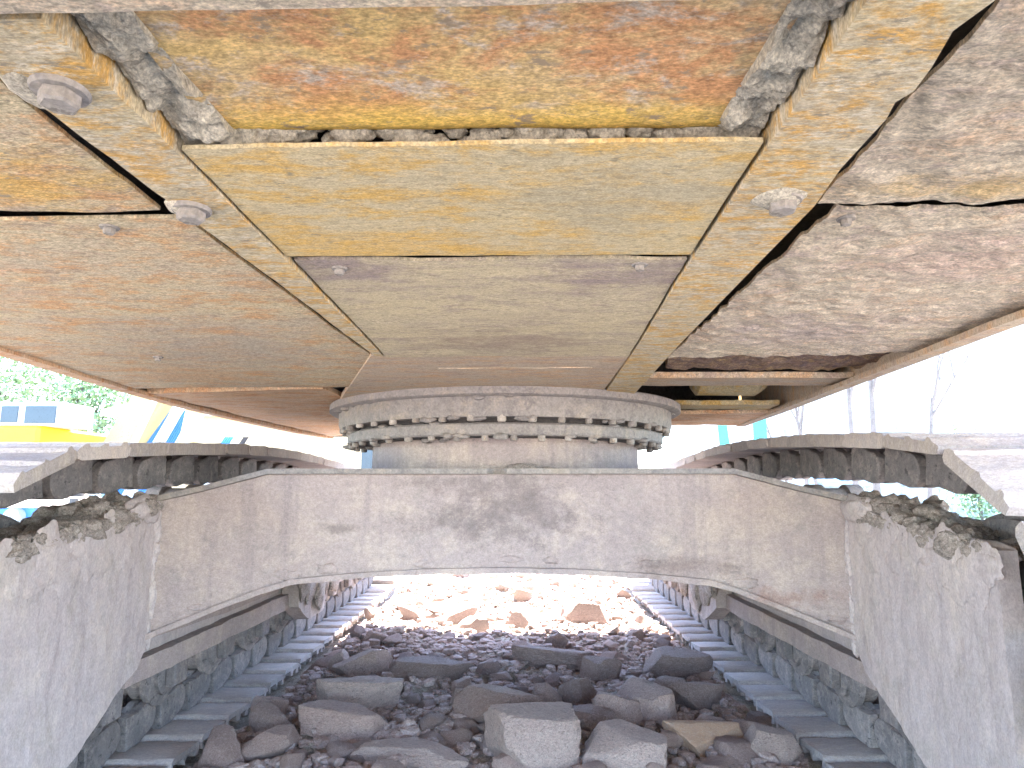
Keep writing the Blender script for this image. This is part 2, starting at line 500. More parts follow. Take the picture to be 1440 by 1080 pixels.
cen2 = panel('belly_panel', [(-0.350, 1.013), (0.264, 1.008), (0.294, 1.755), (-0.348, 1.760)], 1.270, 0.005, M['inspection'], ex, (60, 60), 0.003, 6, 9, edge=0.002, stretch=1.6, zs=(1.267, 1.266, 1.2615, 1.2615))
p3 = panel('ring_deck', [(-0.385, 1.745), (0.297, 1.735), (0.312, 2.75), (-0.74, 2.75)], 1.2635, 0.02, M['leftfar'], ex, (60, 50), 0.0012, 7, 11)
panel('patch_plate', [(-0.235, 1.935), (0.215, 1.93), (0.235, 2.27), (-0.262, 2.27)], 1.2618, 0.008, M['leftfar'], p3, (40, 30), 0.0012, 12, 13, edge=0.003, ragged=('n',))
lA = panel('belly_panel', [(-1.30, 0.30), (-0.462, 0.30), (-0.466, 0.834), (-1.32, 0.842)], 1.272, 0.005, M['left'], ex, (70, 50), 0.003, 9, 15, edge=0.003, stretch=1.5)
lB = panel('belly_panel', [(-1.315, 0.872), (-0.4475, 0.860), (-0.365, 2.33), (-1.36, 2.36)], 1.269, 0.005, M['left'], ex, (90, 110), 0.0022, 4, 17, edge=0.006, stretch=2.0, ragged=('l', 'f'), zs=(1.274, 1.273, 1.268, 1.269))
lF = panel('belly_panel', [(-1.40, 2.50), (-0.70, 2.40), (-0.60, 4.3), (-1.27, 4.55)], 1.272, 0.02, M['orange'], ex, (50, 70), 0.004, 4, 21, edge=0.01, ragged=('l',))
rD = panel('belly_panel', [(0.350, 0.28), (1.02, 0.28), (1.04, 0.862), (0.396, 0.850)], 1.287, 0.005, M['right'], ex, (160, 130), 0.006, 17, 23, edge=0.003, stretch=1.3, zs=(1.270, 1.280, 1.288, 1.287))
rC = panel('belly_panel', [(0.436, 0.880), (1.045, 0.886), (1.115, 1.86), (0.434, 1.93)], 1.290, 0.005, M['right'], ex, (170, 190), 0.008, 15, 25, edge=0.004, stretch=1.4, ragged=('f', 'r'), zs=(1.294, 1.290, 1.287, 1.291))
# near: worn yellow belly pan with a rolled far edge, set above the rails
def yellow_pan():
    vs, nx = [], 60
    prof = [(0.20 + 0.445 * k / 34, 1.290) for k in range(35)] + [(0.645 + 0.04 * math.sin(a), 1.290 + 0.04 * (1 - math.cos(a))) for a in [R(9 * k) for k in range(1, 11)]] + [(0.685, 1.39)]
    for (y, z) in prof:
        for i in range(nx + 1):
            u = i / nx
            x = -0.318 + (0.225 + 0.318) * u
            vs.append((x, y + 0.004 * fb(x * 5, 0, 0, 3, 2), z + 0.0022 * fb(x * 8, y * 8, 0, 4, 31) * 1.6))
    W = nx + 1
    fs = [(j * W + i, (j + 1) * W + i, (j + 1) * W + i + 1, j * W + i + 1) for j in range(len(prof) - 1) for i in range(nx)]
    o = MB().add(vs, fs).build('belly_pan', M['yellow'], ex, 50)
    so = o.modifiers.new('thickness', 'SOLIDIFY'); so.thickness = 0.006; so.offset = 1.0
    o['label'] = 'worn orange and yellow painted belly pan with a rolled edge'
yellow_pan()
panel('caked_mud', [(-0.3565, 0.47), (-0.302, 0.47), (-0.296, 0.70), (-0.3545, 0.70)], 1.279, 0.05, M['palemud'], ex, (36, 110), 0.016, 26, 41, edge=0.004)['kind'] = 'stuff'
panel('caked_mud', [(0.212, 0.40), (0.2505, 0.40), (0.2545, 0.70), (0.205, 0.70)], 1.279, 0.05, M['palemud'], ex, (36, 120), 0.015, 26, 43, edge=0.004)['kind'] = 'stuff'
rng = random.Random(5)
sp = []
x = -0.31
while x < 0.24:
    s = rng.choice((0.005, 0.007, 0.010, 0.014, 0.018))
    sp.append((x, 0.676 + rng.uniform(-0.004, 0.012), 1.288 + rng.uniform(-0.004, 0.010), s * 1.2, s, s * rng.uniform(0.7, 1.1)))
    x += s * rng.uniform(0.7, 1.7)
lumps('caked_mud', M['palemud'], ex, sp, 3, 3, 0.55)
lumps('caked_mud', M['palemud'], ex, [(-0.325, 0.685, 1.287, 0.05, 0.03, 0.014), (0.21, 0.69, 1.288, 0.05, 0.03, 0.014), (-0.27, 0.680, 1.289, 0.04, 0.02, 0.012)], 9, 3)
# near cross member at the very top of the view
panel('cross_member', [(-1.3, 0.05), (0.40, 0.05), (0.249, 0.428), (-1.3, 0.462)], 1.252, 0.05, M['right'], ex, (70, 24), 0.002, 8, 45, edge=0.003)
panel('cross_member', [(-1.35, -0.85), (1.0, -0.85), (1.0, 0.04), (-1.35, 0.04)], 1.262, 0.12, M['left'], ex, (50, 30), 0.003, 4, 46)
# side rims
def rim(name, pts, w, z0, z1, mat):
    mb = MB()
    rings = []
    for (x, y) in pts:
        rings.append([(x, y, z0), (x + w, y, z0), (x + w, y, z0 + 0.016), (x + w * 0.2, y, z0 + 0.016), (x + w * 0.2, y, z1), (x, y, z1)])
    mb.loft(rings, True)
    return mb.build(name, mat, ex, 30)
rim('side_rim', [(-1.345, -0.85), (-1.345, 0.9), (-1.368, 1.72), (-1.43, 2.35), (-1.462, 2.9), (-1.44, 3.5), (-1.385, 4.2), (-1.31, 4.62)], 0.05, 1.262, 1.56, M['orange'])
rim('side_rim', [(1.075, -0.85), (1.075, 1.0), (1.085, 1.45), (1.150, 2.3), (1.21, 3.0), (1.262, 3.76)], -0.045, 1.262, 1.56, M['leftfar'])
# deep bay on the far right
panel('cross_beam', [(0.45, 1.975), (1.20, 1.965), (1.205, 2.25), (0.50, 2.26)], 1.315, 0.08, M['ochre'], ex, (80, 36), 0.014, 14, 51, edge=0.006)
panel('cross_member', [(0.42, 2.262), (1.15, 2.262), (1.16, 2.44), (0.42, 2.44)], 1.288, 0.02, M['leftfar'], ex, (40, 12), 0.003, 5, 53, edge=0.004)
mb = MB(); mb.box(0.42, 1.20, 2.43, 2.442, 1.31, 1.515); mb.build('web_plate', M['dark'], ex)
mb = MB(); mb.lathe([(0.05, -0.17), (0.075, -0.15), (0.078, 0.1), (0.06, 0.13), (0.045, 0.15)], (0.93, 2.92, 1.395), 'x', 24)
mb.build('hydraulic_motor', M['centre'], ex, 30)
panel('cross_member', [(0.70, 2.98), (1.16, 2.97), (1.17, 3.15), (0.72, 3.16)], 1.285, 0.02, M['centre'], ex, (40, 12), 0.005, 10, 55, edge=0.006)
panel('belly_panel', [(0.62, 3.17), (1.20, 3.165), (1.248, 3.74), (0.64, 3.76)], 1.268, 0.016, M['orange'], ex, (50, 40), 0.008, 4, 57, edge=0.004)
# bolts on the rails and panels
big_bolt = bolt_mesh('bolt', M['boltg'], 0.024, 0.006, 0.017, 0.012)
small_bolt = bolt_mesh('bolt', M['boltg'], 0.013, 0.003, 0.008, 0.008)
for (x, y, z, par, me) in ((-0.403, 0.545, 1.261, rail_l, big_bolt), (-0.409, 0.80, 1.261, rail_l, big_bolt), (0.322, 0.779, 1.261, rail_r, big_bolt),
                           (-0.289, 1.052, 1.267, cen2, small_bolt), (0.195, 1.036, 1.267, cen2, small_bolt), (-0.569, 0.892, 1.274, lB, small_bolt), (0.468, 0.918, 1.294, rC, small_bolt),
                           (0.86, 1.84, 1.29, rC, small_bolt), (-0.98, 1.80, 1.27, lB, small_bolt)):
    put(me, 'bolt', par, Matrix.Translation((x, y, z)))
# mud boss round the bolts of the right rail
lumps('caked_mud', M['palemud'], ex, [(0.318, 0.775, 1.262, 0.032, 0.028, 0.010), (-0.420, 0.80, 1.262, 0.02, 0.026, 0.008), (-0.43, 0.55, 1.262, 0.02, 0.03, 0.007)], 21, 3, 0.2)

# --- slewing bearing -------------------------------------------------
BC = (XC + 0.005, 3.05)
ring = MB().lathe([(0.68, 0.03), (0.767, 0.03), (0.772, 0.025), (0.772, 0.0), (0.764, -0.005), (0.68, -0.005)], (BC[0], BC[1], 1.2395), 'z', 96).build('ring_flange', M['bearing'], ex, 40)
up = MB().lathe([(0.64, 0.09), (0.728, 0.09), (0.732, 0.085), (0.732, 0.02), (0.726, 0.0), (0.64, 0.0)], (BC[0], BC[1], 1.1645), 'z', 96).build('slewing_ring', M['bearing'], ex, 40)
MB().lathe([(0.65, 0.0), (0.65, 0.08)], (BC[0], BC[1], 1.10), 'z', 72).build('ring_gap', M['dark'], ex, 40)  # dark-coloured ring that stands for the shade in the gap between the rings
lo = MB().lathe([(0.58, 0.045), (0.685, 0.045), (0.692, 0.038), (0.692, 0.006), (0.686, 0.0), (0.58, 0.0)], (BC[0], BC[1], 1.102), 'z', 96).build('slewing_ring', M['bearing'], ex, 40)
MB().lathe([(0.583, 0.14), (0.585, 0.12), (0.587, 0.01), (0.60, 0.0)], (BC[0], BC[1], 0.971), 'z', 96).build('bearing_drum', M['mudcar'], ex, 40)
rb = MB()
rb.lathe([(0.0145, 0.004), (0.015, -0.013), (0.012, -0.018)], (0, 0, 0), 'z', 10)
ring_bolt = rb.mesh('bolt', M['boltm'], 40)
rngb = random.Random(2)
for par, r, z, off in ((up, 0.712, 1.166, 0.0), (lo, 0.672, 1.103, 0.4)):
    nb = 42
    for k in range(nb):
        a = -math.pi / 2 + (k - nb / 2 + off) * 2 * math.pi / nb
        if -math.sin(a) < -0.25:
            continue
        s = rngb.uniform(0.85, 1.15)
        put(ring_bolt, 'bolt', par, Matrix.Translation((BC[0] + r * math.cos(a), BC[1] + r * math.sin(a), z)) @ Matrix.Rotation(rngb.uniform(0, 6), 4, 'Z') @ Matrix.Diagonal((s, s, rngb.uniform(0.85, 1.15), 1)))
dl = []
for k in range(60):
    a = -math.pi / 2 + rngb.uniform(-1.5, 1.5)
    q, z = rngb.choice(((0.715, 1.16), (0.68, 1.148), (0.685, 1.102), (0.597, 1.095), (0.735, 1.235)))
    r = rngb.uniform(0.006, 0.016)
    dl.append((BC[0] + q * math.cos(a), BC[1] + q * math.sin(a), z + rngb.uniform(-0.006, 0.004), r * 1.8, r * 1.4, r * 0.8))
lumps('caked_mud', M['bearing'], ex, dl, 6, 2, 0.5)
lumps('caked_mud', M['mud'], ex, [(0.02, 2.44, 0.985, 0.07, 0.03, 0.022), (0.10, 2.445, 0.98, 0.05, 0.02, 0.014), (-0.45, 2.60, 0.98, 0.06, 0.04, 0.01)], 5, 3)

# --- car body: front beam with its flanges ---------------------------
def beam(mirror=False):
    # outline of the face: (x rel, z top, z bottom, y)
    K = [(-1.155, 0.872, 0.445, 2.30), (-1.02, 0.905, 0.500, 2.325), (-0.90, 0.938, 0.548, 2.34), (-0.80, 0.965, 0.585, 2.345), (-0.70, 0.966, 0.615, 2.35), (-0.5, 0.966, 0.634, 2.355), (-0.25, 0.966, 0.648, 2.36), (0, 0.966, 0.652, 2.36)]
    K = K + [(-x, zt, zb, y) for (x, zt, zb, y) in K[-2::-1]]
    # resample finely so that the plate can be uneven
    S = []
    for (a, b) in zip(K[:-1], K[1:]):
        n = max(2, int((b[0] - a[0]) / 0.022))
        for k in range(n):
            t = k / n
            S.append(tuple(a[i] * (1 - t) + b[i] * t for i in range(4)))
    S.append(K[-1])
    nz_ = 22
    fy = (lambda y: 2 * BC[1] + 0.1 - y) if mirror else (lambda y: y)
    sg = -1 if mirror else 1
    vs = []
    for (x, zt, zb, y) in S:
        for j in range(nz_ + 1):
            v = j / nz_
            z = zb + (zt - zb) * v
            amp = 0.006 + 0.008 * max(0, 1 - v * 4) + 0.006 * max(0, abs(x) - 0.8)
            vs.append((XC + x, fy(y + amp * fb(x * 6, z * 6, 0, 5, 61)), z))
    H = nz_ + 1
    fs = [(i * H + j, (i + 1) * H + j, (i + 1) * H + j + 1, i * H + j + 1) for i in range(len(S) - 1) for j in range(nz_)]
    # back, top and bottom of the box section
    o = len(vs)
    for (x, zt, zb, y) in S:
        vs.append((XC + x, fy(y + 0.55), zb)); vs.append((XC + x, fy(y + 0.55), zt))
    n = len(S)
    for i in range(n - 1):
        fs.append((o + 2 * i, o + 2 * i + 1, o + 2 * i + 3, o + 2 * i + 2))
        fs.append((i * H, o + 2 * i, o + 2 * i + 2, (i + 1) * H))
        fs.append((i * H + nz_, (i + 1) * H + nz_, o + 2 * i + 3, o + 2 * i + 1))
    for i in (0, n - 1):
        fs.append(tuple(i * H + j for j in range(H)) + (o + 2 * i + 1, o + 2 * i))
    bo = MB().add(vs, fs).build('car_body_beam', M['mudcar'], ex, 50)
    lumps('caked_mud', M['mudcar'], bo, [(XC + x + 0.01 * math.sin(91 * x), fy(y + 0.004), zb + 0.012 + 0.02 * abs(math.sin(47 * x)), 0.03 + 0.02 * abs(math.sin(33 * x)), 0.010, 0.010 + 0.012 * abs(math.sin(71 * x))) for (x, zt, zb, y) in S[::2] if math.sin(17 * x) + math.sin(41 * x) > 0.7], 89, 3, 0.55)
    # top flange lying on the box, notched in the middle; bottom flange under it
    for nm, lohi, proud, mat in (('top_flange', 'top', 0.022, M['bearing']), ('bottom_flange', 'bot', 0.018, M['mudcar'])):
        rings = []
        for (x, zt, zb, y) in S:
            z0, z1 = (zt + 0.001, zt + 0.019) if lohi == 'top' else (zb - 0.017, zb + 0.001)
            pr = proud + 0.004 * fb(x * 8, 0, 0, 4, 71)
            if lohi == 'top' and abs(x + 0.02) < 0.022:
                pr = -0.02
            w = 0.006 * (fb(x * 11, 3, 0, 4, 72) if lohi == 'bot' else 0)
            rings.append([(XC + x, fy(y - pr), z0 + w), (XC + x, fy(y + 0.55), z0), (XC + x, fy(y + 0.55), z1), (XC + x, fy(y - pr), z1)])
        MB().loft(rings, True).build(nm, mat, bo, 40)
    return bo
b1 = beam()
b1['label'] = 'thick mud grey cross beam with a dark oil stain in the middle'
b2 = beam(True)

# --- track frames, idlers, rollers, tracks ---------------------------
YN, YF, ZC, RP = 1.82, 6.25, 0.505, 0.405           # idler, sprocket, axle height, pitch radius
PITCH_N = 51

def track_path(dz):
    pts = []
    RQ, ZQ = RP + dz / 2, ZC + dz / 2
    for k in range(25):                                     # near wrap, from below over the near end to the top
        a = R(270 - 180 * k / 24)
        pts.append((YN + RQ * math.cos(a), ZQ + RQ * math.sin(a)))
    for y, z in ((2.0, 0.927), (2.35, 0.952), (2.7, 0.971), (3.05, 0.985), (3.4, 0.992), (3.75, 0.990), (4.2, 0.975), (4.7, 0.953), (5.3, 0.928), (5.8, 0.915)):
        pts.append((y, z + dz * max(0.0, min(1.0, (6.0 - y) / 3.0))))
    for k in range(25):
        a = R(90 - 180 * k / 24)
        pts.append((YF + RP * math.cos(a), ZC + RP * math.sin(a)))
    for y in (5.6, 5.0, 4.4, 3.8, 3.2, 2.6, 2.1):
        pts.append((y, ZC - RP))
    return pts

def set_path(dz):
    global TP, seg, PER
    TP = track_path(dz)
    seg = [math.dist(TP[i], TP[(i + 1) % len(TP)]) for i in range(len(TP))]
    PER = sum(seg)
set_path(0.02)
PITCH = PER / PITCH_N

def on_path(s):
    s %= PER
    i = 0
    while s > seg[i]:
        s -= seg[i]; i += 1
    a, b = TP[i], TP[(i + 1) % len(TP)]
    t = s / seg[i]
    return (a[0] + (b[0] - a[0]) * t, a[1] + (b[1] - a[1]) * t)

# one triple-grouser shoe: width along local X, travel along local Y, outwards = +Z
pl = PITCH / 2
prof_open = [(-pl + 0.006, 0.004), (-pl + 0.016, 0.0), (pl - 0.024, 0.0), (pl - 0.012, 0.010), (pl - 0.010, 0.020),
             (pl - 0.010, 0.024), (pl - 0.014, 0.044), (pl - 0.026, 0.044), (pl - 0.032, 0.021), (0.016, 0.020), (0.009, 0.042), (-0.009, 0.042), (-0.016, 0.020),
             (-pl + 0.040, 0.020), (-pl + 0.034, 0.043), (-pl + 0.020, 0.043), (-pl + 0.012, 0.021), (-pl + 0.004, 0.018)]
prof_packed = [(-pl - 0.010, 0.004), (-pl + 0.010, 0.0), (pl - 0.012, 0.0), (pl + 0.008, 0.003), (pl + 0.012, 0.030), (pl - 0.004, 0.040), (pl * 0.5, 0.043), (0.0, 0.041), (-pl * 0.5, 0.043), (-pl + 0.008, 0.040), (-pl - 0.008, 0.030)]
def shoe_set(prof, seed):
    out = []
    for k in range(4):
        rs = random.Random(seed + k)
        nxs = 12
        rings = []
        for i in range(nxs + 1):
            x = -0.325 + 0.65 * i / nxs
            e = rs.uniform(-0.003, 0.003)
            rings.append([(x + (rs.uniform(-0.005, 0.005) if i in (0, nxs) else 0), y + e * 0.5, z + rs.uniform(-0.002, 0.002)) for (y, z) in prof])
        out.append(MB().loft(rings, True).mesh('track_shoe', M['shoe'], 40))
    return out
prof_wrap = [(-pl - 0.006, 0.004), (-pl + 0.012, 0.0), (pl - 0.014, 0.0), (pl + 0.006, 0.004), (pl + 0.010, 0.026), (pl - 0.006, 0.034), (pl - 0.014, 0.043), (pl - 0.026, 0.043), (pl - 0.034, 0.034), (0.016, 0.033), (0.008, 0.041), (-0.008, 0.041), (-0.016, 0.033), (-pl + 0.042, 0.033), (-pl + 0.034, 0.042), (-pl + 0.022, 0.042), (-pl + 0.012, 0.033), (-pl - 0.006, 0.024)]
shoe_variants, packed_variants, wrap_variants = shoe_set(prof_open, 40), shoe_set(prof_packed, 60), shoe_set(prof_wrap, 80)

def link_mesh(side):
    """two flat eye plates, stepped sideways where they lap, a pad up to the shoe and the pin boss"""
    hp = PITCH / 2
    mb = MB()
    for d in (1, -1):
        out = []
        for k in range(11):
            a = R(-95 + 190 * k / 10)
            out.append((d * (hp + 0.054 * math.cos(a)), 0.054 * math.sin(a)))
        out += [(d * (hp - 0.045), 0.071), (-d * 0.02, 0.071), (-d * 0.03, -0.040), (d * 0.03, -0.040)]
        x0 = side * d * 0.020
        mb.prism(out, 'x', x0 - 0.018, x0 + 0.018, 0.004)
    return mb.mesh('track_link', M['link'], 30)
link_in, link_out = link_mesh(1), link_mesh(-1)
bushing = MB().lathe([(0.022, -0.125), (0.034, -0.10), (0.034, 0.10), (0.022, 0.125)], (0, 0, 0), 'x', 12).mesh('track_pin', M['link'], 40)

roller_me = MB().lathe([(0.055, -0.175), (0.075, -0.165), (0.075, -0.150), (0.112, -0.140), (0.112, -0.118), (0.092, -0.110), (0.092, -0.06), (0.075, -0.05), (0.075, 0.05),
                        (0.092, 0.06), (0.092, 0.110), (0.112, 0.118), (0.112, 0.140), (0.075, 0.150), (0.075, 0.165), (0.055, 0.175)], (0, 0, 0), 'x', 24).mesh('track_roller', M['link'], 35)
carrier_me = MB().lathe([(0.04, -0.16), (0.062, -0.155), (0.062, -0.12), (0.075, -0.11), (0.075, -0.05), (0.06, -0.045), (0.06, 0.045), (0.075, 0.05), (0.075, 0.11), (0.04, 0.12)], (0, 0, 0), 'x', 24).mesh('carrier_roller', M['bearing'], 35)

def idler_mesh():
    mb = MB()
    mb.lathe([(0.27, -0.07), (0.332, -0.07), (0.332, -0.04), (0.350, -0.035), (0.350, 0.035), (0.332, 0.04), (0.332, 0.07), (0.27, 0.07)], (0, 0, 0), 'x', 56)
    mb.lathe([(0.31, -0.03), (0.31, 0.03)], (0, 0, 0), 'x', 40)
    mb.lathe([(0.09, -0.13), (0.10, -0.12), (0.10, 0.12), (0.09, 0.13)], (0, 0, 0), 'x', 24)
    for k in range(8):
        a = k * math.pi / 4 + 0.2
        c, s = math.cos(a), math.sin(a)
        q = [(0.09, -0.022), (0.31, -0.022), (0.31, 0.022), (0.09, 0.022)]
        mb.loft([[(x, r * c - t * s, r * s + t * c) for (r, t) in q] for x in (-0.066, 0.066)], True)
    return mb.mesh('idler_wheel', M['link'], 35)
idler_me = idler_mesh()

def sprocket_mesh():
    n = 23
    out = []
    for k in range(n * 4):
        a = 2 * math.pi * k / (n * 4)
        out.append((0.362 if k % 4 in (0, 1) else 0.403, a))
    out = [(r * math.cos(a), r * math.sin(a)) for r, a in out]
    mb = MB()
    mb.prism(out, 'x', -0.032, 0.032)
    mb.lathe([(0.26, -0.16), (0.28, -0.15), (0.28, 0.12), (0.25, 0.14)], (0, 0, 0), 'x', 40)
    return mb.mesh('drive_sprocket', M['link'], 35)
sprocket_me = sprocket_mesh()

def side_plate(sg, pts_top, pts_bot, xi, th, nm, mat, par, seed, ny=70, nz_=44, amp=0.006):
    """upright inboard plate running fore and aft; top and bottom edges given as (y, z) polylines"""
    def at(pl_, y):
        for a, b in zip(pl_[:-1], pl_[1:]):
            if a[0] <= y <= b[0]:
                return a[1] + (b[1] - a[1]) * (y - a[0]) / max(1e-6, b[0] - a[0])
        return pl_[-1][1] if y > pl_[-1][0] else pl_[0][1]
    y0, y1 = pts_top[0][0], pts_top[-1][0]
    vs = []
    for i in range(ny + 1):
        y = y0 + (y1 - y0) * i / ny
        zt, zb = at(pts_top, y), at(pts_bot, y)
        for j in range(nz_ + 1):
            z = zb + (zt - zb) * j / nz_
            yy = y + (0.006 * fb(z * 9, seed, 0, 4, seed) if i in (0, ny) else 0)
            zz = z + (0.008 * fb(y * 9, seed, 1, 4, seed) if j in (0, nz_) else 0)
            vs.append((XC + sg * (xi - amp * (1.3 * fb(y * 5, z * 4, 0, 5, seed) + 0.55 * fb(y * 24, z * 9, 3, 4, seed))), yy, zz))
    H = nz_ + 1
    fs = [(i * H + j, (i + 1) * H + j, (i + 1) * H + j + 1, i * H + j + 1) for i in range(ny) for j in range(nz_)]
    border = [j for j in range(H)] + [i * H + nz_ for i in range(1, ny + 1)] + [ny * H + j for j in range(nz_ - 1, -1, -1)] + [i * H for i in range(ny - 1, 0, -1)]
    o = len(vs); nb = len(border)
    vs += [(XC + sg * (xi + th), vs[i][1], vs[i][2]) for i in border]
    fs += [(border[k], border[(k + 1) % nb], o + (k + 1) % nb, o + k) for k in range(nb)]
    fs.append(tuple(o + k for k in range(nb)))
    return MB().add(vs, fs).build(nm, mat, par, 50)

for sg in (-1, 1):
    cx = XC + sg * 1.41
    word = 'left' if sg < 0 else 'right'
    # main box of the track frame
    mb = MB()
    mb.prism([(XC + sg * a, b) for (a, b) in ((1.20, 0.33), (1.62, 0.33), (1.62, 0.66), (1.52, 0.78), (1.26, 0.80), (1.20, 0.72))], 'y', 2.12, 5.75, 0.01)
    tf = mb.build('track_frame', M['frame'], ex, 35)
    side_plate(sg, [(1.59, 0.775), (1.75, 0.783), (2.0, 0.815), (2.12, 0.845), (2.31, 0.884)], [(1.59, 0.10), (1.72, 0.105), (1.96, 0.185), (2.12, 0.285), (2.25, 0.35), (2.31, 0.43)], 1.15, 0.05, 'end_plate', M['frame'], tf, 81 + sg, 130, 100, 0.008)
    # sloping roof plate that the mud sits on
    mb = MB()
    mb.loft([[(XC + sg * 1.165, y, z - 0.03), (XC + sg * 1.165, y, z), (XC + sg * 1.36, y, z - 0.02), (XC + sg * 1.62, y, z - 0.13), (XC + sg * 1.62, y, z - 0.16)] for (y, z) in ((1.99, 0.775), (2.3, 0.825), (2.8, 0.81))], True)
    mb.build('roof_plate', M['frame'], tf, 35)
    # lower rail, upper ledge and far side plate
    side_plate(sg, [(2.34, 0.60), (3.3, 0.56), (3.9, 0.55), (5.7, 0.56)], [(2.34, 0.42), (3.0, 0.40), (5.7, 0.40)], 1.175, 0.03, 'side_plate', M['mudcar'], tf, 91 + sg, 60, 12, 0.01)
    side_plate(sg, [(2.20, 0.372), (5.75, 0.365)], [(2.20, 0.305), (3.4, 0.292), (5.75, 0.295)], 1.155, 0.06, 'lower_rail', M['mudcar'], tf, 95 + sg, 90, 6, 0.010)
    mb = MB(); mb.box(*sorted((XC + sg * 1.58, XC + sg * 1.66)), 2.20, 5.75, 0.300, 0.345, 0.008); mb.build('lower_rail', M['frame'], tf, 35)
    # far leg that comes down on the frame
    side_plate(sg, [(3.70, 0.86), (4.35, 0.80)], [(3.70, 0.30), (3.92, 0.20), (4.2, 0.22), (4.35, 0.36)], 1.10, 0.09, 'leg_plate', M['mudcar'], tf, 101 + sg, 40, 30, 0.02)
    lumps('caked_mud', M['mud'], tf, [(XC + sg * (1.09 + 0.01 * (k % 3)), 3.74 + 0.1 * k, 0.50 - 0.03 * (k % 4), 0.03, 0.09, 0.17) for k in range(7)] + [(XC + sg * 1.12, 4.5 + 0.16 * k, 0.42, 0.05, 0.11, 0.07) for k in range(8)], 31 + sg, 3, 0.35)
    # rollers
    for k in range(9):
        put(roller_me, 'track_roller', tf, Matrix.Translation((cx, 2.22 + 0.43 * k, 0.100 + 0.046 + 0.092)))
        mb = MB(); 
        y = 2.22 + 0.43 * k
        mb.prism([(y - 0.055, 0.34), (y + 0.055, 0.34), (y + 0.045, 0.20), (y - 0.045, 0.20)], 'x', *sorted((XC + sg * 1.195, XC + sg * 1.235)), 0.006)
        mb.build('roller_bracket', M['link'], tf, 35)
    for y in (2.95, 4.6):
        put(carrier_me, 'carrier_roller', tf, Matrix.Translation((cx, y, (0.982 if y < 4 else 0.957) - 0.046 - 0.075)) @ Matrix.Rotation(0 if sg > 0 else math.pi, 4, 'Z'))
        mb = MB(); mb.tube((cx, y, 0.76), (cx, y, 0.86), 0.035, 0.03, 12); mb.build('roller_stand', M['bearing'], tf, 40)
    put(idler_me, 'idler_wheel', tf, Matrix.Translation((cx, YN, ZC)))
    mb = MB(); mb.prism([(1.60, 0.47), (2.2, 0.40), (2.2, 0.66), (1.60, 0.59)], 'x', *sorted((XC + sg * 1.225, XC + sg * 1.285)), 0.008); mb.build('idler_yoke', M['link'], tf, 35)
    put(sprocket_me, 'drive_sprocket', tf, Matrix.Translation((cx, YF, ZC)))
    mb = MB(); mb.lathe([(0.17, -0.10), (0.20, -0.08), (0.20, 0.16), (0.15, 0.2)], (XC + sg * 1.30, YF, ZC), 'x', 32); mb.build('travel_motor', M['orange'], tf, 35)
    # the chain: every shoe, link and pin picked apart
    spots = []
    set_path(0.010 if sg < 0 else 0.036)
    st = PER / PITCH_N
    for k in range(PITCH_N):
        s0 = (k + (0.30 if sg > 0 else 0.55)) * st
        spots.append((on_path(s0), on_path(s0 + st)))
    tr = bpy.data.objects.new('crawler_track', None)
    COL.objects.link(tr)
    tr.empty_display_size = 0.2
    tr.parent = ex
    tr.matrix_parent_inverse = Matrix.Translation(-Vector(ex['base']))
    rs = random.Random(77 + sg)
    for (a, b) in spots:
        ty, tz = b[0] - a[0], b[1] - a[1]
        l = math.hypot(ty, tz); ty /= l; tz /= l
        # travel runs near-bottom -> near end -> top, so outwards is to the left of the travel
        nyv, nzv = -tz, ty
        my, mz = (a[0] + b[0]) / 2, (a[1] + b[1]) / 2
        if (my - 3.95) * nyv * 0.15 + (mz - ZC) * nzv < 0:
            nyv, nzv = -nyv, -nzv
        X = Vector((0, ty, tz)).cross(Vector((0, nyv, nzv)))
        mw = Matrix(((X.x, 0, 0, cx), (0, ty, nyv, my), (0, tz, nzv, mz), (0, 0, 0, 1)))
        wob = Matrix.Translation((rs.uniform(-0.004, 0.004), 0, 0.072 + rs.uniform(-0.002, 0.002))) @ Matrix.Rotation(rs.uniform(-0.012, 0.012), 4, 'Z') @ Matrix.Rotation(0.0 if mz > 0.6 else -0.05, 4, 'X')
        put(bushing, 'track_pin', tr, Matrix.Translation((cx, a[0], a[1])))
        put(rs.choice(packed_variants if mz > 0.8 and my > 1.95 else (wrap_variants if mz > 0.3 and my < 3 else shoe_variants)), 'track_shoe', tr, mw @ wob)
        for q in (-1, 1):
            put(link_in if q < 0 else link_out, 'track_link', tr, mw @ Matrix.Translation((0.095 * q, 0, 0)))
    # mud heaped on the frame behind the end plate
    sp = []
    rm = random.Random(12 + sg)
    for k in range(150):
        y = rm.uniform(1.62, 2.40)
        xx = 1.165 + 0.2 * rm.random() ** 1.6
        base = 0.745 + (y - 1.6) * 0.115
        hgt = 0.050 * math.exp(-((y - 2.14) / 0.20) ** 2) + 0.016
        r = rm.choice((0.010, 0.014, 0.020, 0.028, 0.040))
        sp.append((XC + sg * xx, y, base + hgt * rm.uniform(0.1, 1.0), r * 1.1, r * 1.2, r * rm.uniform(0.75, 1.05)))
    for k in range(46):        # crumbly slope spilling over the top of the plate
        y = rm.uniform(1.62, 2.22)
        r = rm.uniform(0.010, 0.026)
        r *= 0.7
        sp.append((XC + sg * (1.158 - 0.3 * r), y, 0.778 + (y - 1.6) * 0.105 - abs(rm.gauss(0, 0.016)), r * 0.7, r * 1.3, r))
    lumps('caked_mud', M['mud'], tf, sp, 50 + sg, 3, 0.55)
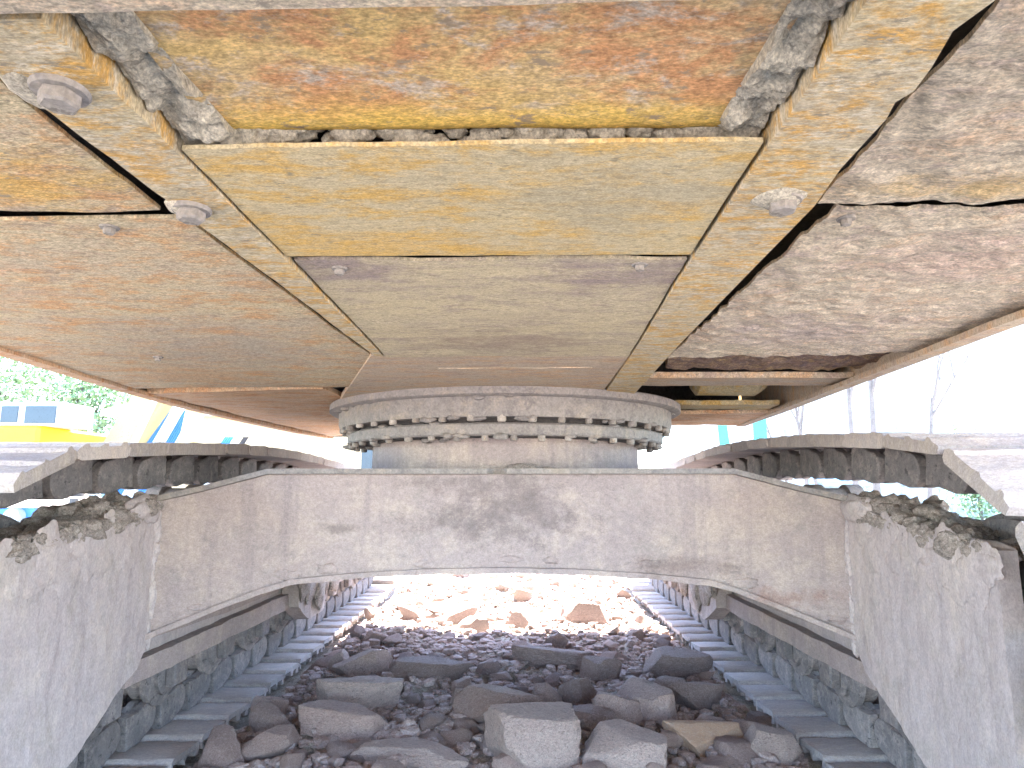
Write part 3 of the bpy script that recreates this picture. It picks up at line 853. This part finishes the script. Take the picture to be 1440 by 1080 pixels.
    lumps('caked_mud', M['frame'], tf, [(XC + sg * 1.165, 2.24, 0.85, 0.035, 0.10, 0.045), (XC + sg * 1.20, 1.80, 0.745, 0.06, 0.20, 0.05), (XC + sg * 1.2, 2.12, 0.785, 0.05, 0.16, 0.06)], 60 + sg, 4, 0.3)
    lumps('caked_mud', M['frame'], tf, [(XC + sg * 1.150, 1.64 + 0.045 * k, 0.735 + 0.0042 * k - 0.03 * (k % 3), 0.007, 0.06, 0.05 + 0.022 * (k % 2)) for k in range(13)], 64 + sg, 4, 0.4)
    # rough weld where the beam meets the plate
    sp = []
    for k in range(26):
        r = rm.uniform(0.006, 0.016)
        sp.append((XC + sg * (1.152 + rm.uniform(-0.004, 0.006)), 2.302 + rm.uniform(-0.006, 0.006), 0.41 + 0.018 * k + rm.uniform(-0.01, 0.01), r, r, r * rm.uniform(1.5, 3.5)))
    lumps('caked_mud', M['frame'], tf, sp, 70 + sg, 3, 0.5)
# ------------------------------------------------------------------ stones between the tracks
import bmesh
def rock_mesh(name, seed, mat, sub=3, nplanes=11, nz_amp=0.05, flat=1.0):
    rs = random.Random(seed)
    planes = []
    for k in range(nplanes):
        v = Vector((rs.gauss(0, 1), rs.gauss(0, 1), rs.gauss(0, 1) * flat)).normalized()
        planes.append((v, rs.uniform(0.48, 0.72)))
    planes.append((Vector((0.1, 0.05, 1)).normalized(), rs.uniform(0.5, 0.62)))
    bm = bmesh.new()
    bmesh.ops.create_icosphere(bm, subdivisions=sub, radius=1.0)
    for v in bm.verts:
        d = v.co.normalized()
        r = 1.05
        for (n_, k) in planes:
            c = d.dot(n_)
            if c > 1e-3:
                q = k / c
                h = max(0.0, min(1.0, 0.5 + 0.5 * (r - q) / 0.005))
                r = r * (1 - h) + q * h - 0.005 * h * (1 - h)
        r *= 1 + nz_amp * 1.6 * fb(d.x * 2.2, d.y * 2.2, d.z * 2.2, 6, seed * 0.37) + nz_amp * 0.5 * fb(d.x * 7, d.y * 7, d.z * 7, 4, seed * 0.11)
        v.co = d * r
    me = bpy.data.meshes.new(name)
    bm.to_mesh(me); bm.free()
    me.materials.append(mat)
    me.polygons.foreach_set('use_smooth', [True] * len(me.polygons))
    me.set_sharp_from_angle(angle=R(24))
    return me

# x, y, half sizes, turn, material, seed, sink, label
BIG = [
    (0.068, 2.56, 0.185, 0.17, 0.115, 0.2, 'palerock', 1, 0.35, 'largest pale flat topped stone lying between the tracks'),
    (0.375, 2.46, 0.165, 0.12, 0.085, -0.35, 'palerock', 2, 0.35, 'broad mauve stone leaning against the largest pale stone'),
    (-0.68, 3.00, 0.21, 0.10, 0.085, 0.25, 'palerock', 3, 0.25, 'long pale wedge shaped slab tilted on the dark rubble'),
    (-0.06, 2.84, 0.155, 0.12, 0.09, 0.1, 'rock', 4, 0.35, 'flat brown stone behind the largest pale stone'),
    (0.415, 2.80, 0.105, 0.09, 0.085, 0.7, 'rock', 5, 0.3, 'rounded reddish brown stone between two broad stones'),
    (0.755, 3.03, 0.11, 0.08, 0.075, 0.0, 'darkrock', 6, 0.2, 'dark blocky stone beside the right crawler track rubble'),
    (0.875, 2.52, 0.105, 0.085, 0.065, 0.1, 'palerock', 7, 0.35, 'pale squared stone next to the shoes of the right crawler track'),
    (-0.64, 2.66, 0.17, 0.12, 0.08, -0.2, 'rock', 8, 0.45, 'wide muddy brown stone half sunk in clods'),
    (-0.985, 2.86, 0.06, 0.055, 0.075, 0.4, 'rock', 9, 0.2, 'small upright tan stone by the left crawler track edge'),
    (-0.33, 2.42, 0.17, 0.09, 0.045, 0.0, 'palerock', 10, 0.45, 'thin pale slab low in the gravel'),
    (0.25, 3.04, 0.085, 0.075, 0.085, 0.5, 'darkrock', 11, 0.2, 'dark cube like stone with a pale top behind brown stones'),
    (0.53, 2.89, 0.14, 0.12, 0.10, -0.5, 'rock', 12, 0.35, 'big rounded brown boulder with a sloping side'),
    (0.65, 2.60, 0.125, 0.09, 0.07, 0.2, 'orangerock', 13, 0.35, 'ochre stained stone among crumbly clods'),
    (0.10, 2.98, 0.065, 0.06, 0.07, 0.9, 'rock', 14, 0.2, 'small pointed brown stone standing on edge'),
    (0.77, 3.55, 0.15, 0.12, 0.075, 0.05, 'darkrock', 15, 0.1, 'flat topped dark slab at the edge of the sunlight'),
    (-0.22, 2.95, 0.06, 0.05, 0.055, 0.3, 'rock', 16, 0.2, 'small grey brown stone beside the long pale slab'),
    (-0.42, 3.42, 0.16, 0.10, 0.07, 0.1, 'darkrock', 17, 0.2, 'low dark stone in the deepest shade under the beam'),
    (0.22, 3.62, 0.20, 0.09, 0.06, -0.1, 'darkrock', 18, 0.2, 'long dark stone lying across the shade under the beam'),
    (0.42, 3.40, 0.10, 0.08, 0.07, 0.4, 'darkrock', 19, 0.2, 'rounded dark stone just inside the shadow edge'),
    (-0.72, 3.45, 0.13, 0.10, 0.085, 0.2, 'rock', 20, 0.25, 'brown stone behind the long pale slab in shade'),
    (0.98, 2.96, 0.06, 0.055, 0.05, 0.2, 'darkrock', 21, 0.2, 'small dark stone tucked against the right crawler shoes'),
    (-0.40, 4.75, 0.12, 0.08, 0.075, 0.2, 'palerock', 22, 0.2, 'sunlit pinkish stone just beyond the shadow'),  # this stone and the next two: pale colour imitates bleaching by sunlight
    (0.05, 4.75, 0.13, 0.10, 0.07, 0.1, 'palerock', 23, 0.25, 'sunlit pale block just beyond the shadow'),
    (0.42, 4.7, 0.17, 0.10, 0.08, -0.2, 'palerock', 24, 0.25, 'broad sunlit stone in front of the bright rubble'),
    (-0.85, 2.50, 0.09, 0.07, 0.05, 0.6, 'rock', 25, 0.4, 'small muddy stone near the left crawler shoes'),
]
placed = []
for (x, y, a, b, c, rz, mt, sd_, sink, lab) in BIG:
    me = rock_mesh('rock', sd_ * 7 + 3, M[mt], 5, 12, 0.05)
    o = put(me, 'rock', None, Matrix.Translation((x, y, ground_h(x, y) + c * (1 - sink * 1.5) * 0.62)) @ Matrix.Rotation(rz, 4, 'Z') @ Matrix.Rotation(0.12 * math.sin(sd_ * 3.1), 4, 'X') @ Matrix.Diagonal((a * 1.30, b * 1.30, c * 1.6, 1)))
    tag(o, lab, 'rock')
    placed.append((x, y, max(a, b)))

variants = {k: [rock_mesh('rock', 200 + 9 * i + 31 * q, M[k], 3, 11, 0.06) for i in range(6)] for q, k in enumerate(('rock', 'darkrock', 'palerock'))}
rg = random.Random(99)
count = 0
while count < 270:
    y = 2.2 + 6.0 * rg.random() ** 2.0
    x = XC + rg.uniform(-1.0, 1.0)
    r = rg.choice((0.018, 0.024, 0.03, 0.04, 0.05, 0.07)) * rg.uniform(0.8, 1.3)
    if any(math.hypot(x - px, y - py) < (pr + r) * 0.62 for (px, py, pr) in placed):
        continue
    placed.append((x, y, r))
    mt = rg.choice(('rock', 'rock', 'darkrock')) if y < 4.4 else 'palerock'  # all stones past the shadow edge are coloured pale, as if bleached by sunlight
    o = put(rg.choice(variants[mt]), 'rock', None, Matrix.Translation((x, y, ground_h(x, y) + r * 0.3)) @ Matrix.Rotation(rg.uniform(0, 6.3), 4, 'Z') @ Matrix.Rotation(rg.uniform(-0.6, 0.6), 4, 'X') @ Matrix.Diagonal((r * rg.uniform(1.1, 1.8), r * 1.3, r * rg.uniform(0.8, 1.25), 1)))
    shade = y < 4.45
    look = {'rock': 'brown', 'darkrock': 'dark grey', 'palerock': 'pale'}[mt]
    size = 'fist sized' if r > 0.04 else 'small'
    zone = 'in the shaded rubble between the tracks' if shade else 'in the sunlit rubble beyond the shadow'
    tag(o, f'{size} {look} broken stone lying {zone}', 'rock', f'{size} {look} stones {zone}')
    count += 1

def gravel():
    base = []
    for k in range(6):
        me = rock_mesh('tmp', 500 + k, M['rock'], 1, 8, 0.16)
        base.append((np.array([v.co[:] for v in me.vertices]), np.array([p.vertices[:] for p in me.polygons])))
        bpy.data.meshes.remove(me)
    rs = np.random.RandomState(4)
    V, F, off = [], [], 0
    for k in range(20000):
        if k < 17500:
            y = 1.9 + 6.5 * rs.rand() ** 1.4
            x = XC + rs.uniform(-1.06, 1.06)
        else:
            y = rs.uniform(4.3, 14)
            x = rs.uniform(-2.5, 2.5)
        r = 0.006 + 0.036 * rs.rand() ** 2.6
        bv, bf = base[rs.randint(6)]
        th = rs.uniform(0, 6.28)
        c, s_ = math.cos(th), math.sin(th)
        v = bv * np.array([r * rs.uniform(0.8, 1.5), r, r * rs.uniform(0.6, 1.0)])
        v = np.stack([v[:, 0] * c - v[:, 1] * s_ + x, v[:, 0] * s_ + v[:, 1] * c + y, v[:, 2] + ground_h(x, y) + r * 0.25], 1)
        V.append(v); F.append(bf + off); off += len(v)
    V = np.concatenate(V); F = np.concatenate(F)
    me = bpy.data.meshes.new('gravel')
    me.from_pydata(V.tolist(), [], F.tolist())
    me.materials.append(M['rubble'])
    tag(put(me, 'gravel'), 'loose crumbs of stone and clods covering the soil', 'gravel', None, 'stuff')
M['rubble'] = grime('gravel_crumbs', (0.40, 0.305, 0.275), (0.32, 0.245, 0.225), (0.46, 0.37, 0.335), 0.42, 14.0, bump=0.8, fleck=0.2, fine=60)
gravel()

# ------------------------------------------------------------------ beyond the machine
M['cream'] = grime('cream_render', (0.42, 0.35, 0.22), (0.36, 0.30, 0.19), None, scale=0.5, bump=0.1, fleck=0.08, fine=6)
M['white'] = grime('pale_grey_render', (0.34, 0.38, 0.38), (0.29, 0.33, 0.33), (0.40, 0.42, 0.40), 0.4, scale=0.35, bump=0.1, fleck=0.08, fine=4)
M['blue'] = plain('blue_sheet', (0.06, 0.20, 0.46), 0.45)
M['pblue'] = plain('pale_blue_sheet', (0.30, 0.50, 0.62), 0.5)
M['wsheet'] = plain('white_sheet', (0.50, 0.53, 0.54), 0.5)
M['teal'] = plain('teal_paint', (0.05, 0.42, 0.42), 0.5)
M['glass'] = plain('dark_glass', (0.04, 0.06, 0.08), 0.15)
M['ypaint'] = plain('bright_yellow_paint', (0.70, 0.52, 0.02), 0.5)
M['cpaint'] = plain('cream_paint', (0.40, 0.32, 0.15), 0.5)
M['pinkmud'] = grime('track_pink_dust', (0.42, 0.33, 0.28), (0.36, 0.29, 0.26), None, scale=3, bump=0.3, fleck=0.2, rnd=0.1)
M['bark'] = grime('grey_bark', (0.15, 0.135, 0.125), (0.11, 0.10, 0.095), None, scale=5, bump=0.4, fleck=0.2)
M['leaf'] = grime('leaf_green', (0.15, 0.24, 0.13), (0.20, 0.28, 0.15), None, scale=0.7, bump=0.0, fleck=0.15, rough=0.7)

# --- yellow excavator parked on the left
E2 = (-9.6, 13.2, 0.0)
e2 = empty('excavator', E2, 'small yellow excavator with a cream boom parked beside the leaning blue and white sheets', 'excavator')
def e2b(name, mat, parts, parent=None, smooth=35):
    mb = MB()
    for p in parts: p(mb)
    return mb.build(name, mat, parent or e2, smooth)
ox, oy = E2[0], E2[1]
tr2 = bpy.data.objects.new('crawler_track', None); COL.objects.link(tr2); tr2.parent = e2
tr2.matrix_parent_inverse = Matrix.Translation(-Vector(E2))
shoe2 = MB().box(-0.105, 0.105, -0.30, 0.30, 0.0, 0.03, 0.008).mesh('track_shoe', M['pinkmud'])
def path2(s):
    L_, r = 2.6, 0.36
    per = 2 * L_ + 2 * math.pi * r
    s %= per
    if s < L_: return (-L_ / 2 + s, r, 0, 1)
    s -= L_
    if s < math.pi * r:
        a = math.pi / 2 - s / r
        return (L_ / 2 + r * math.cos(a), r * math.sin(a), math.cos(a), math.sin(a))
    s -= math.pi * r
    if s < L_: return (L_ / 2 - s, -r, 0, -1)
    s -= L_
    a = -math.pi / 2 - s / r
    return (-L_ / 2 + r * math.cos(a), r * math.sin(a), math.cos(a), math.sin(a))
per2 = 2 * 2.6 + 2 * math.pi * 0.36
for k in range(33):
    u, w, nx_, nz2 = path2(k * per2 / 33)
    put(shoe2, 'track_shoe', tr2, Matrix(((nz2, 0, nx_, ox + u), (0, 1, 0, oy), (-nx_, 0, nz2, 0.40 + w), (0, 0, 0, 1))))
rol2 = MB().lathe([(0.10, -0.20), (0.16, -0.18), (0.17, 0.16), (0.10, 0.18)], (0, 0, 0), 'y', 24).mesh('track_roller', M['white'], 35)
for u in (-1.15, 0.05, 1.2):
    put(rol2, 'track_roller', tr2, Matrix.Translation((ox + u, oy - 0.14, 0.42)))
e2b('track_frame', M['blue'], [lambda m: m.box(ox - 1.3, ox + 1.25, oy - 0.15, oy + 0.2, 0.32, 0.58, 0.02)])
e2b('swing_base', M['dark'], [lambda m: m.lathe([(0.6, 0), (0.6, 0.3)], (ox - 0.2, oy + 1.1, 0.75), 'z', 32)])
e2b('house_body', M['ypaint'], [lambda m: m.box(ox - 2.6, ox + 0.35, oy - 0.25, oy + 2.3, 1.0, 2.16, 0.06)])
cab = e2b('cab', M['wsheet'], [lambda m: m.box(ox - 0.55, ox + 0.75, oy - 0.2, oy + 0.8, 2.162, 2.62, 0.04)])
for (x0, x1, z0, z1) in ((-0.45, -0.12, 2.22, 2.54), (0.02, 0.62, 2.20, 2.54)):
    e2b('window', M['glass'], [lambda m: m.box(ox + x0, ox + x1, oy - 0.225, oy - 0.19, z0, z1, 0.006)], cab)
e2b('boom', M['cpaint'], [lambda m: m.prism([(ox + 0.6, 1.45), (ox + 1.05, 1.25), (ox + 2.6, 3.6), (ox + 3.2, 5.2), (ox + 2.8, 5.3), (ox + 1.9, 3.9)], 'y', oy + 1.0, oy + 1.5, 0.02)])
e2b('boom_cylinder', M['wsheet'], [lambda m: m.tube((ox + 1.35, oy + 0.85, 1.3), (ox + 2.2, oy + 0.85, 3.4), 0.07, 0.06, 16)])
e2b('dipper_arm', M['cpaint'], [lambda m: m.prism([(ox + 2.85, 5.1), (ox + 3.2, 5.2), (ox + 2.55, 1.2), (ox + 2.3, 1.25)], 'y', oy + 1.1, oy + 1.4, 0.02)])

# --- sheets leaning on the cream shed, far left
shed = empty('shed', (-5.5, 20.6, 0), 'low cream rendered shed behind the leaning blue and white sheets', 'shed')
MB().box(-12.0, -1.2, 20.0, 24.0, 0.0, 3.1).build('wall', M['cream'], shed)
MB().prism([(19.7, 3.1), (24.3, 3.1), (24.3, 3.25), (22.0, 3.9), (19.7, 3.25)], 'x', -12.3, -0.9).build('roof', M['wsheet'], shed)
for x0 in (-4.6, -2.9):
    wn_ = MB().box(x0, x0 + 0.9, 19.96, 20.02, 1.1, 2.1).build('window', M['glass'], shed)
    MB().box(x0 - 0.06, x0 + 0.96, 19.93, 19.955, 1.02, 1.09).build('sill', M['white'], wn_)
def sheet(x, w, h, mat, lab, lean=0.32, y=14.2, grp=None):
    mb = MB()
    n = 8
    rings = []
    for (z, t) in ((0.0, 0.0), (h, 1.0)):
        ring = []
        for i in range(n + 1):
            u = i / n
            ring.append((x + w * u + lean * h * t, y + 0.9 * t + 0.03 * (i % 2), z - 0.05 * (1 - t)))
        ring += [(p[0], p[1] + 0.012, p[2]) for p in ring[::-1]]
        rings.append(ring)
    o = mb.loft(rings, True).build('metal_sheet', mat)
    tag(o, lab, 'metal sheet', grp)
for (x, w, mt, lab) in ((-9.42, 0.24, 'wsheet', 'white corrugated sheet at the outer end of the leaning stack'), (-9.15, 0.22, 'pblue', 'pale blue corrugated sheet between the outer white and a deep blue sheet'), (-8.90, 0.20, 'blue', 'deep blue corrugated sheet leaning between pale blue and white'),
                        (-8.67, 0.24, 'wsheet', 'white corrugated sheet leaning between two blue sheets'), (-8.40, 0.20, 'blue', 'second deep blue corrugated sheet next to the white sheet'),
                        (-8.17, 0.26, 'pblue', 'wide pale blue corrugated sheet leaning in the stack')):
    sheet(x, w, 2.7, M[mt], lab)
for (x, w, mt, lab) in ((-7.45, 0.2, 'blue', 'deep blue sheet standing apart toward the bearing'), (-7.22, 0.16, 'wsheet', 'white sheet beside the separate dark sheet'), (-7.03, 0.12, 'dark', 'narrow dark sheet leaning beside a white one')):
    sheet(x, w, 2.1, M[mt], lab, 0.42)

# --- trees
def leaf_tree(x, y, h, cr, lab, seed):
    rs = random.Random(seed)
    t = empty('tree', (x, y, 0), lab, 'tree', 'leafy trees beyond the parked excavator')
    mb = MB()
    mb.tube((x, y, -0.1), (x + 0.1, y, h * 0.45), 0.16, 0.10, 9)
    cent = []
    for k in range(9):
        a = rs.uniform(0, 6.28)
        e = (x + cr * 0.7 * math.cos(a) * rs.random(), y + cr * 0.7 * math.sin(a) * rs.random(), h * rs.uniform(0.5, 0.9))
        mb.tube((x + 0.1, y, h * rs.uniform(0.25, 0.45)), e, 0.06, 0.015, 6)
        cent.append(e)
    mb.build('trunk', M['bark'], t, 50)
    cent += [(x + rs.uniform(-cr, cr), y + rs.uniform(-cr, cr), h * rs.uniform(0.3, 1.0)) for _ in range(16)]
    V, F = [], []
    for k in range(5200):
        c = rs.choice(cent)
        s_ = cr * 0.38
        p = Vector((c[0] + rs.gauss(0, s_), c[1] + rs.gauss(0, s_), c[2] + rs.gauss(0, s_ * 0.8)))
        if p.z < 0.4: continue
        u = Vector((rs.gauss(0, 1), rs.gauss(0, 1), rs.gauss(0, 0.6))).normalized()
        w = u.orthogonal().normalized()
        l = rs.uniform(0.07, 0.14)
        o = len(V)
        V += [tuple(p - u * l), tuple(p + w * l * 0.45), tuple(p + u * l), tuple(p - w * l * 0.45)]
        F.append((o, o + 1, o + 2, o + 3))
    me = bpy.data.meshes.new('crown'); me.from_pydata(V, [], F); me.materials.append(M['leaf'])
    put(me, 'crown', t)
for (x, y, h, cr, lab, sd_) in ((-19.5, 24, 7.5, 2.2, 'full green leafy tree standing farthest from the cream shed', 1), (-16.3, 25, 6.5, 1.8, 'rounder green leafy tree behind the yellow excavator cab', 2), (-13.8, 27, 6.2, 1.5, 'thin pale leafy tree nearest the cream shed', 3)):
    leaf_tree(x, y, h, cr, lab, sd_)

def bare_tree(x, y, h, lab, seed, lean=0.0, r0=0.08, depth=4):
    rs = random.Random(seed)
    mb = MB()
    def grow(p, d, l, r, k):
        e = p + d * l
        mb.tube(p, e, r, r * 0.7, 6)
        if k == 0: return
        for q in range(2 if k < depth else 3):
            nd = (d + Vector((rs.uniform(-0.55, 0.55), rs.uniform(-0.4, 0.4), rs.uniform(-0.05, 0.4)))).normalized()
            grow(p + d * l * rs.uniform(0.6, 1.0), nd, l * rs.uniform(0.6, 0.8), r * 0.62, k - 1)
    t = empty('bare_tree', (x, y, 0), lab, 'tree', 'bare trees in front of the white building')
    tm = MB()
    tm.tube((x, y, -0.1), (x + lean * h * 0.33, y, h * 0.33), r0, r0 * 0.8, 8)
    tm.build('trunk', M['bark'], t, 50)
    grow(Vector((x + lean * h * 0.32, y, h * 0.32)), Vector((lean, 0, 1)).normalized(), h * 0.25, r0 * 0.7, depth)
    mb.build('branches', M['bark'], t, 50)
for (x, y, h, lab, sd_, ln, r0) in ((6.9, 14, 5.5, 'straight bare tree with a single upright trunk before the white building', 11, 0.0, 0.07), (7.55, 14.5, 6.0, 'forked bare tree with spreading limbs before the white building', 12, 0.03, 0.085),
                                    (6.15, 13.5, 4.2, 'slim bare sapling leaning left beside the straight bare tree', 13, -0.25, 0.04), (5.75, 13.8, 4.0, 'thinnest bare sapling leaning over toward the teal sign', 14, -0.3, 0.03), (8.4, 14.2, 5.0, 'crooked bare tree whose limbs reach across toward the shrub', 15, 0.12, 0.06), (6.5, 15.2, 5.2, 'bare tree half hidden behind the straight one', 16, -0.08, 0.05)):
    bare_tree(x, y, h, lab, sd_, ln, r0)

# --- white building on the right
wb = empty('building', (17, 26, 0), 'long white rendered building beyond the right crawler track', 'building')
MB().box(7.5, 34.0, 24.0, 34.0, 0.0, 8.5).build('wall', M['white'], wb)
MB().box(7.2, 34.3, 23.7, 34.3, 8.5, 8.9).build('roof', M['wsheet'], wb)
for k in range(6):
    x0 = 10.2 + 3.6 * k
    w_ = MB().box(x0, x0 + 1.3, 23.95, 24.02, 1.2, 2.7).build('window', M['pblue'], wb)
    MB().box(x0 - 0.1, x0 + 1.4, 23.9, 23.945, 1.05, 1.19).build('sill', M['white'], w_)
# teal and white board on two posts
sg_ = empty('sign_board', (4.15, 12.6, 0), 'white board with teal side bands standing beyond the slewing bearing', 'sign')
MB().box(3.72, 4.58, 12.58, 12.62, 1.25, 2.35).build('board', M['wsheet'], sg_)
MB().prism([(3.70, 2.36), (3.86, 2.36), (3.98, 1.24), (3.78, 1.24)], 'y', 12.55, 12.577).build('band', M['teal'], sg_)
MB().prism([(4.38, 2.36), (4.62, 2.36), (4.62, 1.24), (4.38, 1.24)], 'y', 12.55, 12.577).build('band', M['teal'], sg_)
for xx in (3.85, 4.45):
    MB().box(xx - 0.03, xx + 0.03, 12.63, 12.69, -0.1, 2.2).build('post', M['bearing'], sg_)
# thin pale pipe leaning beyond the bearing
tag(MB().tube((2.75, 11.0, -0.05), (2.35, 11.2, 2.0), 0.035, 0.035, 12).build('leaning_pipe', M['pblue'], None, 40), 'thin pale blue pipe leaning in the open just past the bearing', 'pipe')
# low shrub by the white building
sb = empty('shrub', (12.4, 18.5, 0), 'small bluish green shrub in front of the white building', 'shrub')
rs = random.Random(8)
V, F = [], []
for k in range(2600):
    p = Vector((12.4 + rs.gauss(0, 0.45), 18.5 + rs.gauss(0, 0.4), 1.4 + rs.gauss(0, 0.75)))
    if p.z < 0.05: continue
    u = Vector((rs.gauss(0, 1), rs.gauss(0, 1), rs.gauss(0, 1))).normalized(); w = u.orthogonal().normalized()
    o = len(V); l = 0.08
    V += [tuple(p - u * l), tuple(p + w * l * 0.5), tuple(p + u * l), tuple(p - w * l * 0.5)]; F.append((o, o + 1, o + 2, o + 3))
me = bpy.data.meshes.new('foliage'); me.from_pydata(V, [], F); me.materials.append(M['leaf']); put(me, 'foliage', sb)
MB().tube((12.4, 18.5, -0.1), (12.4, 18.5, 1.6), 0.05, 0.03, 8).build('stem', M['bark'], sb, 50)
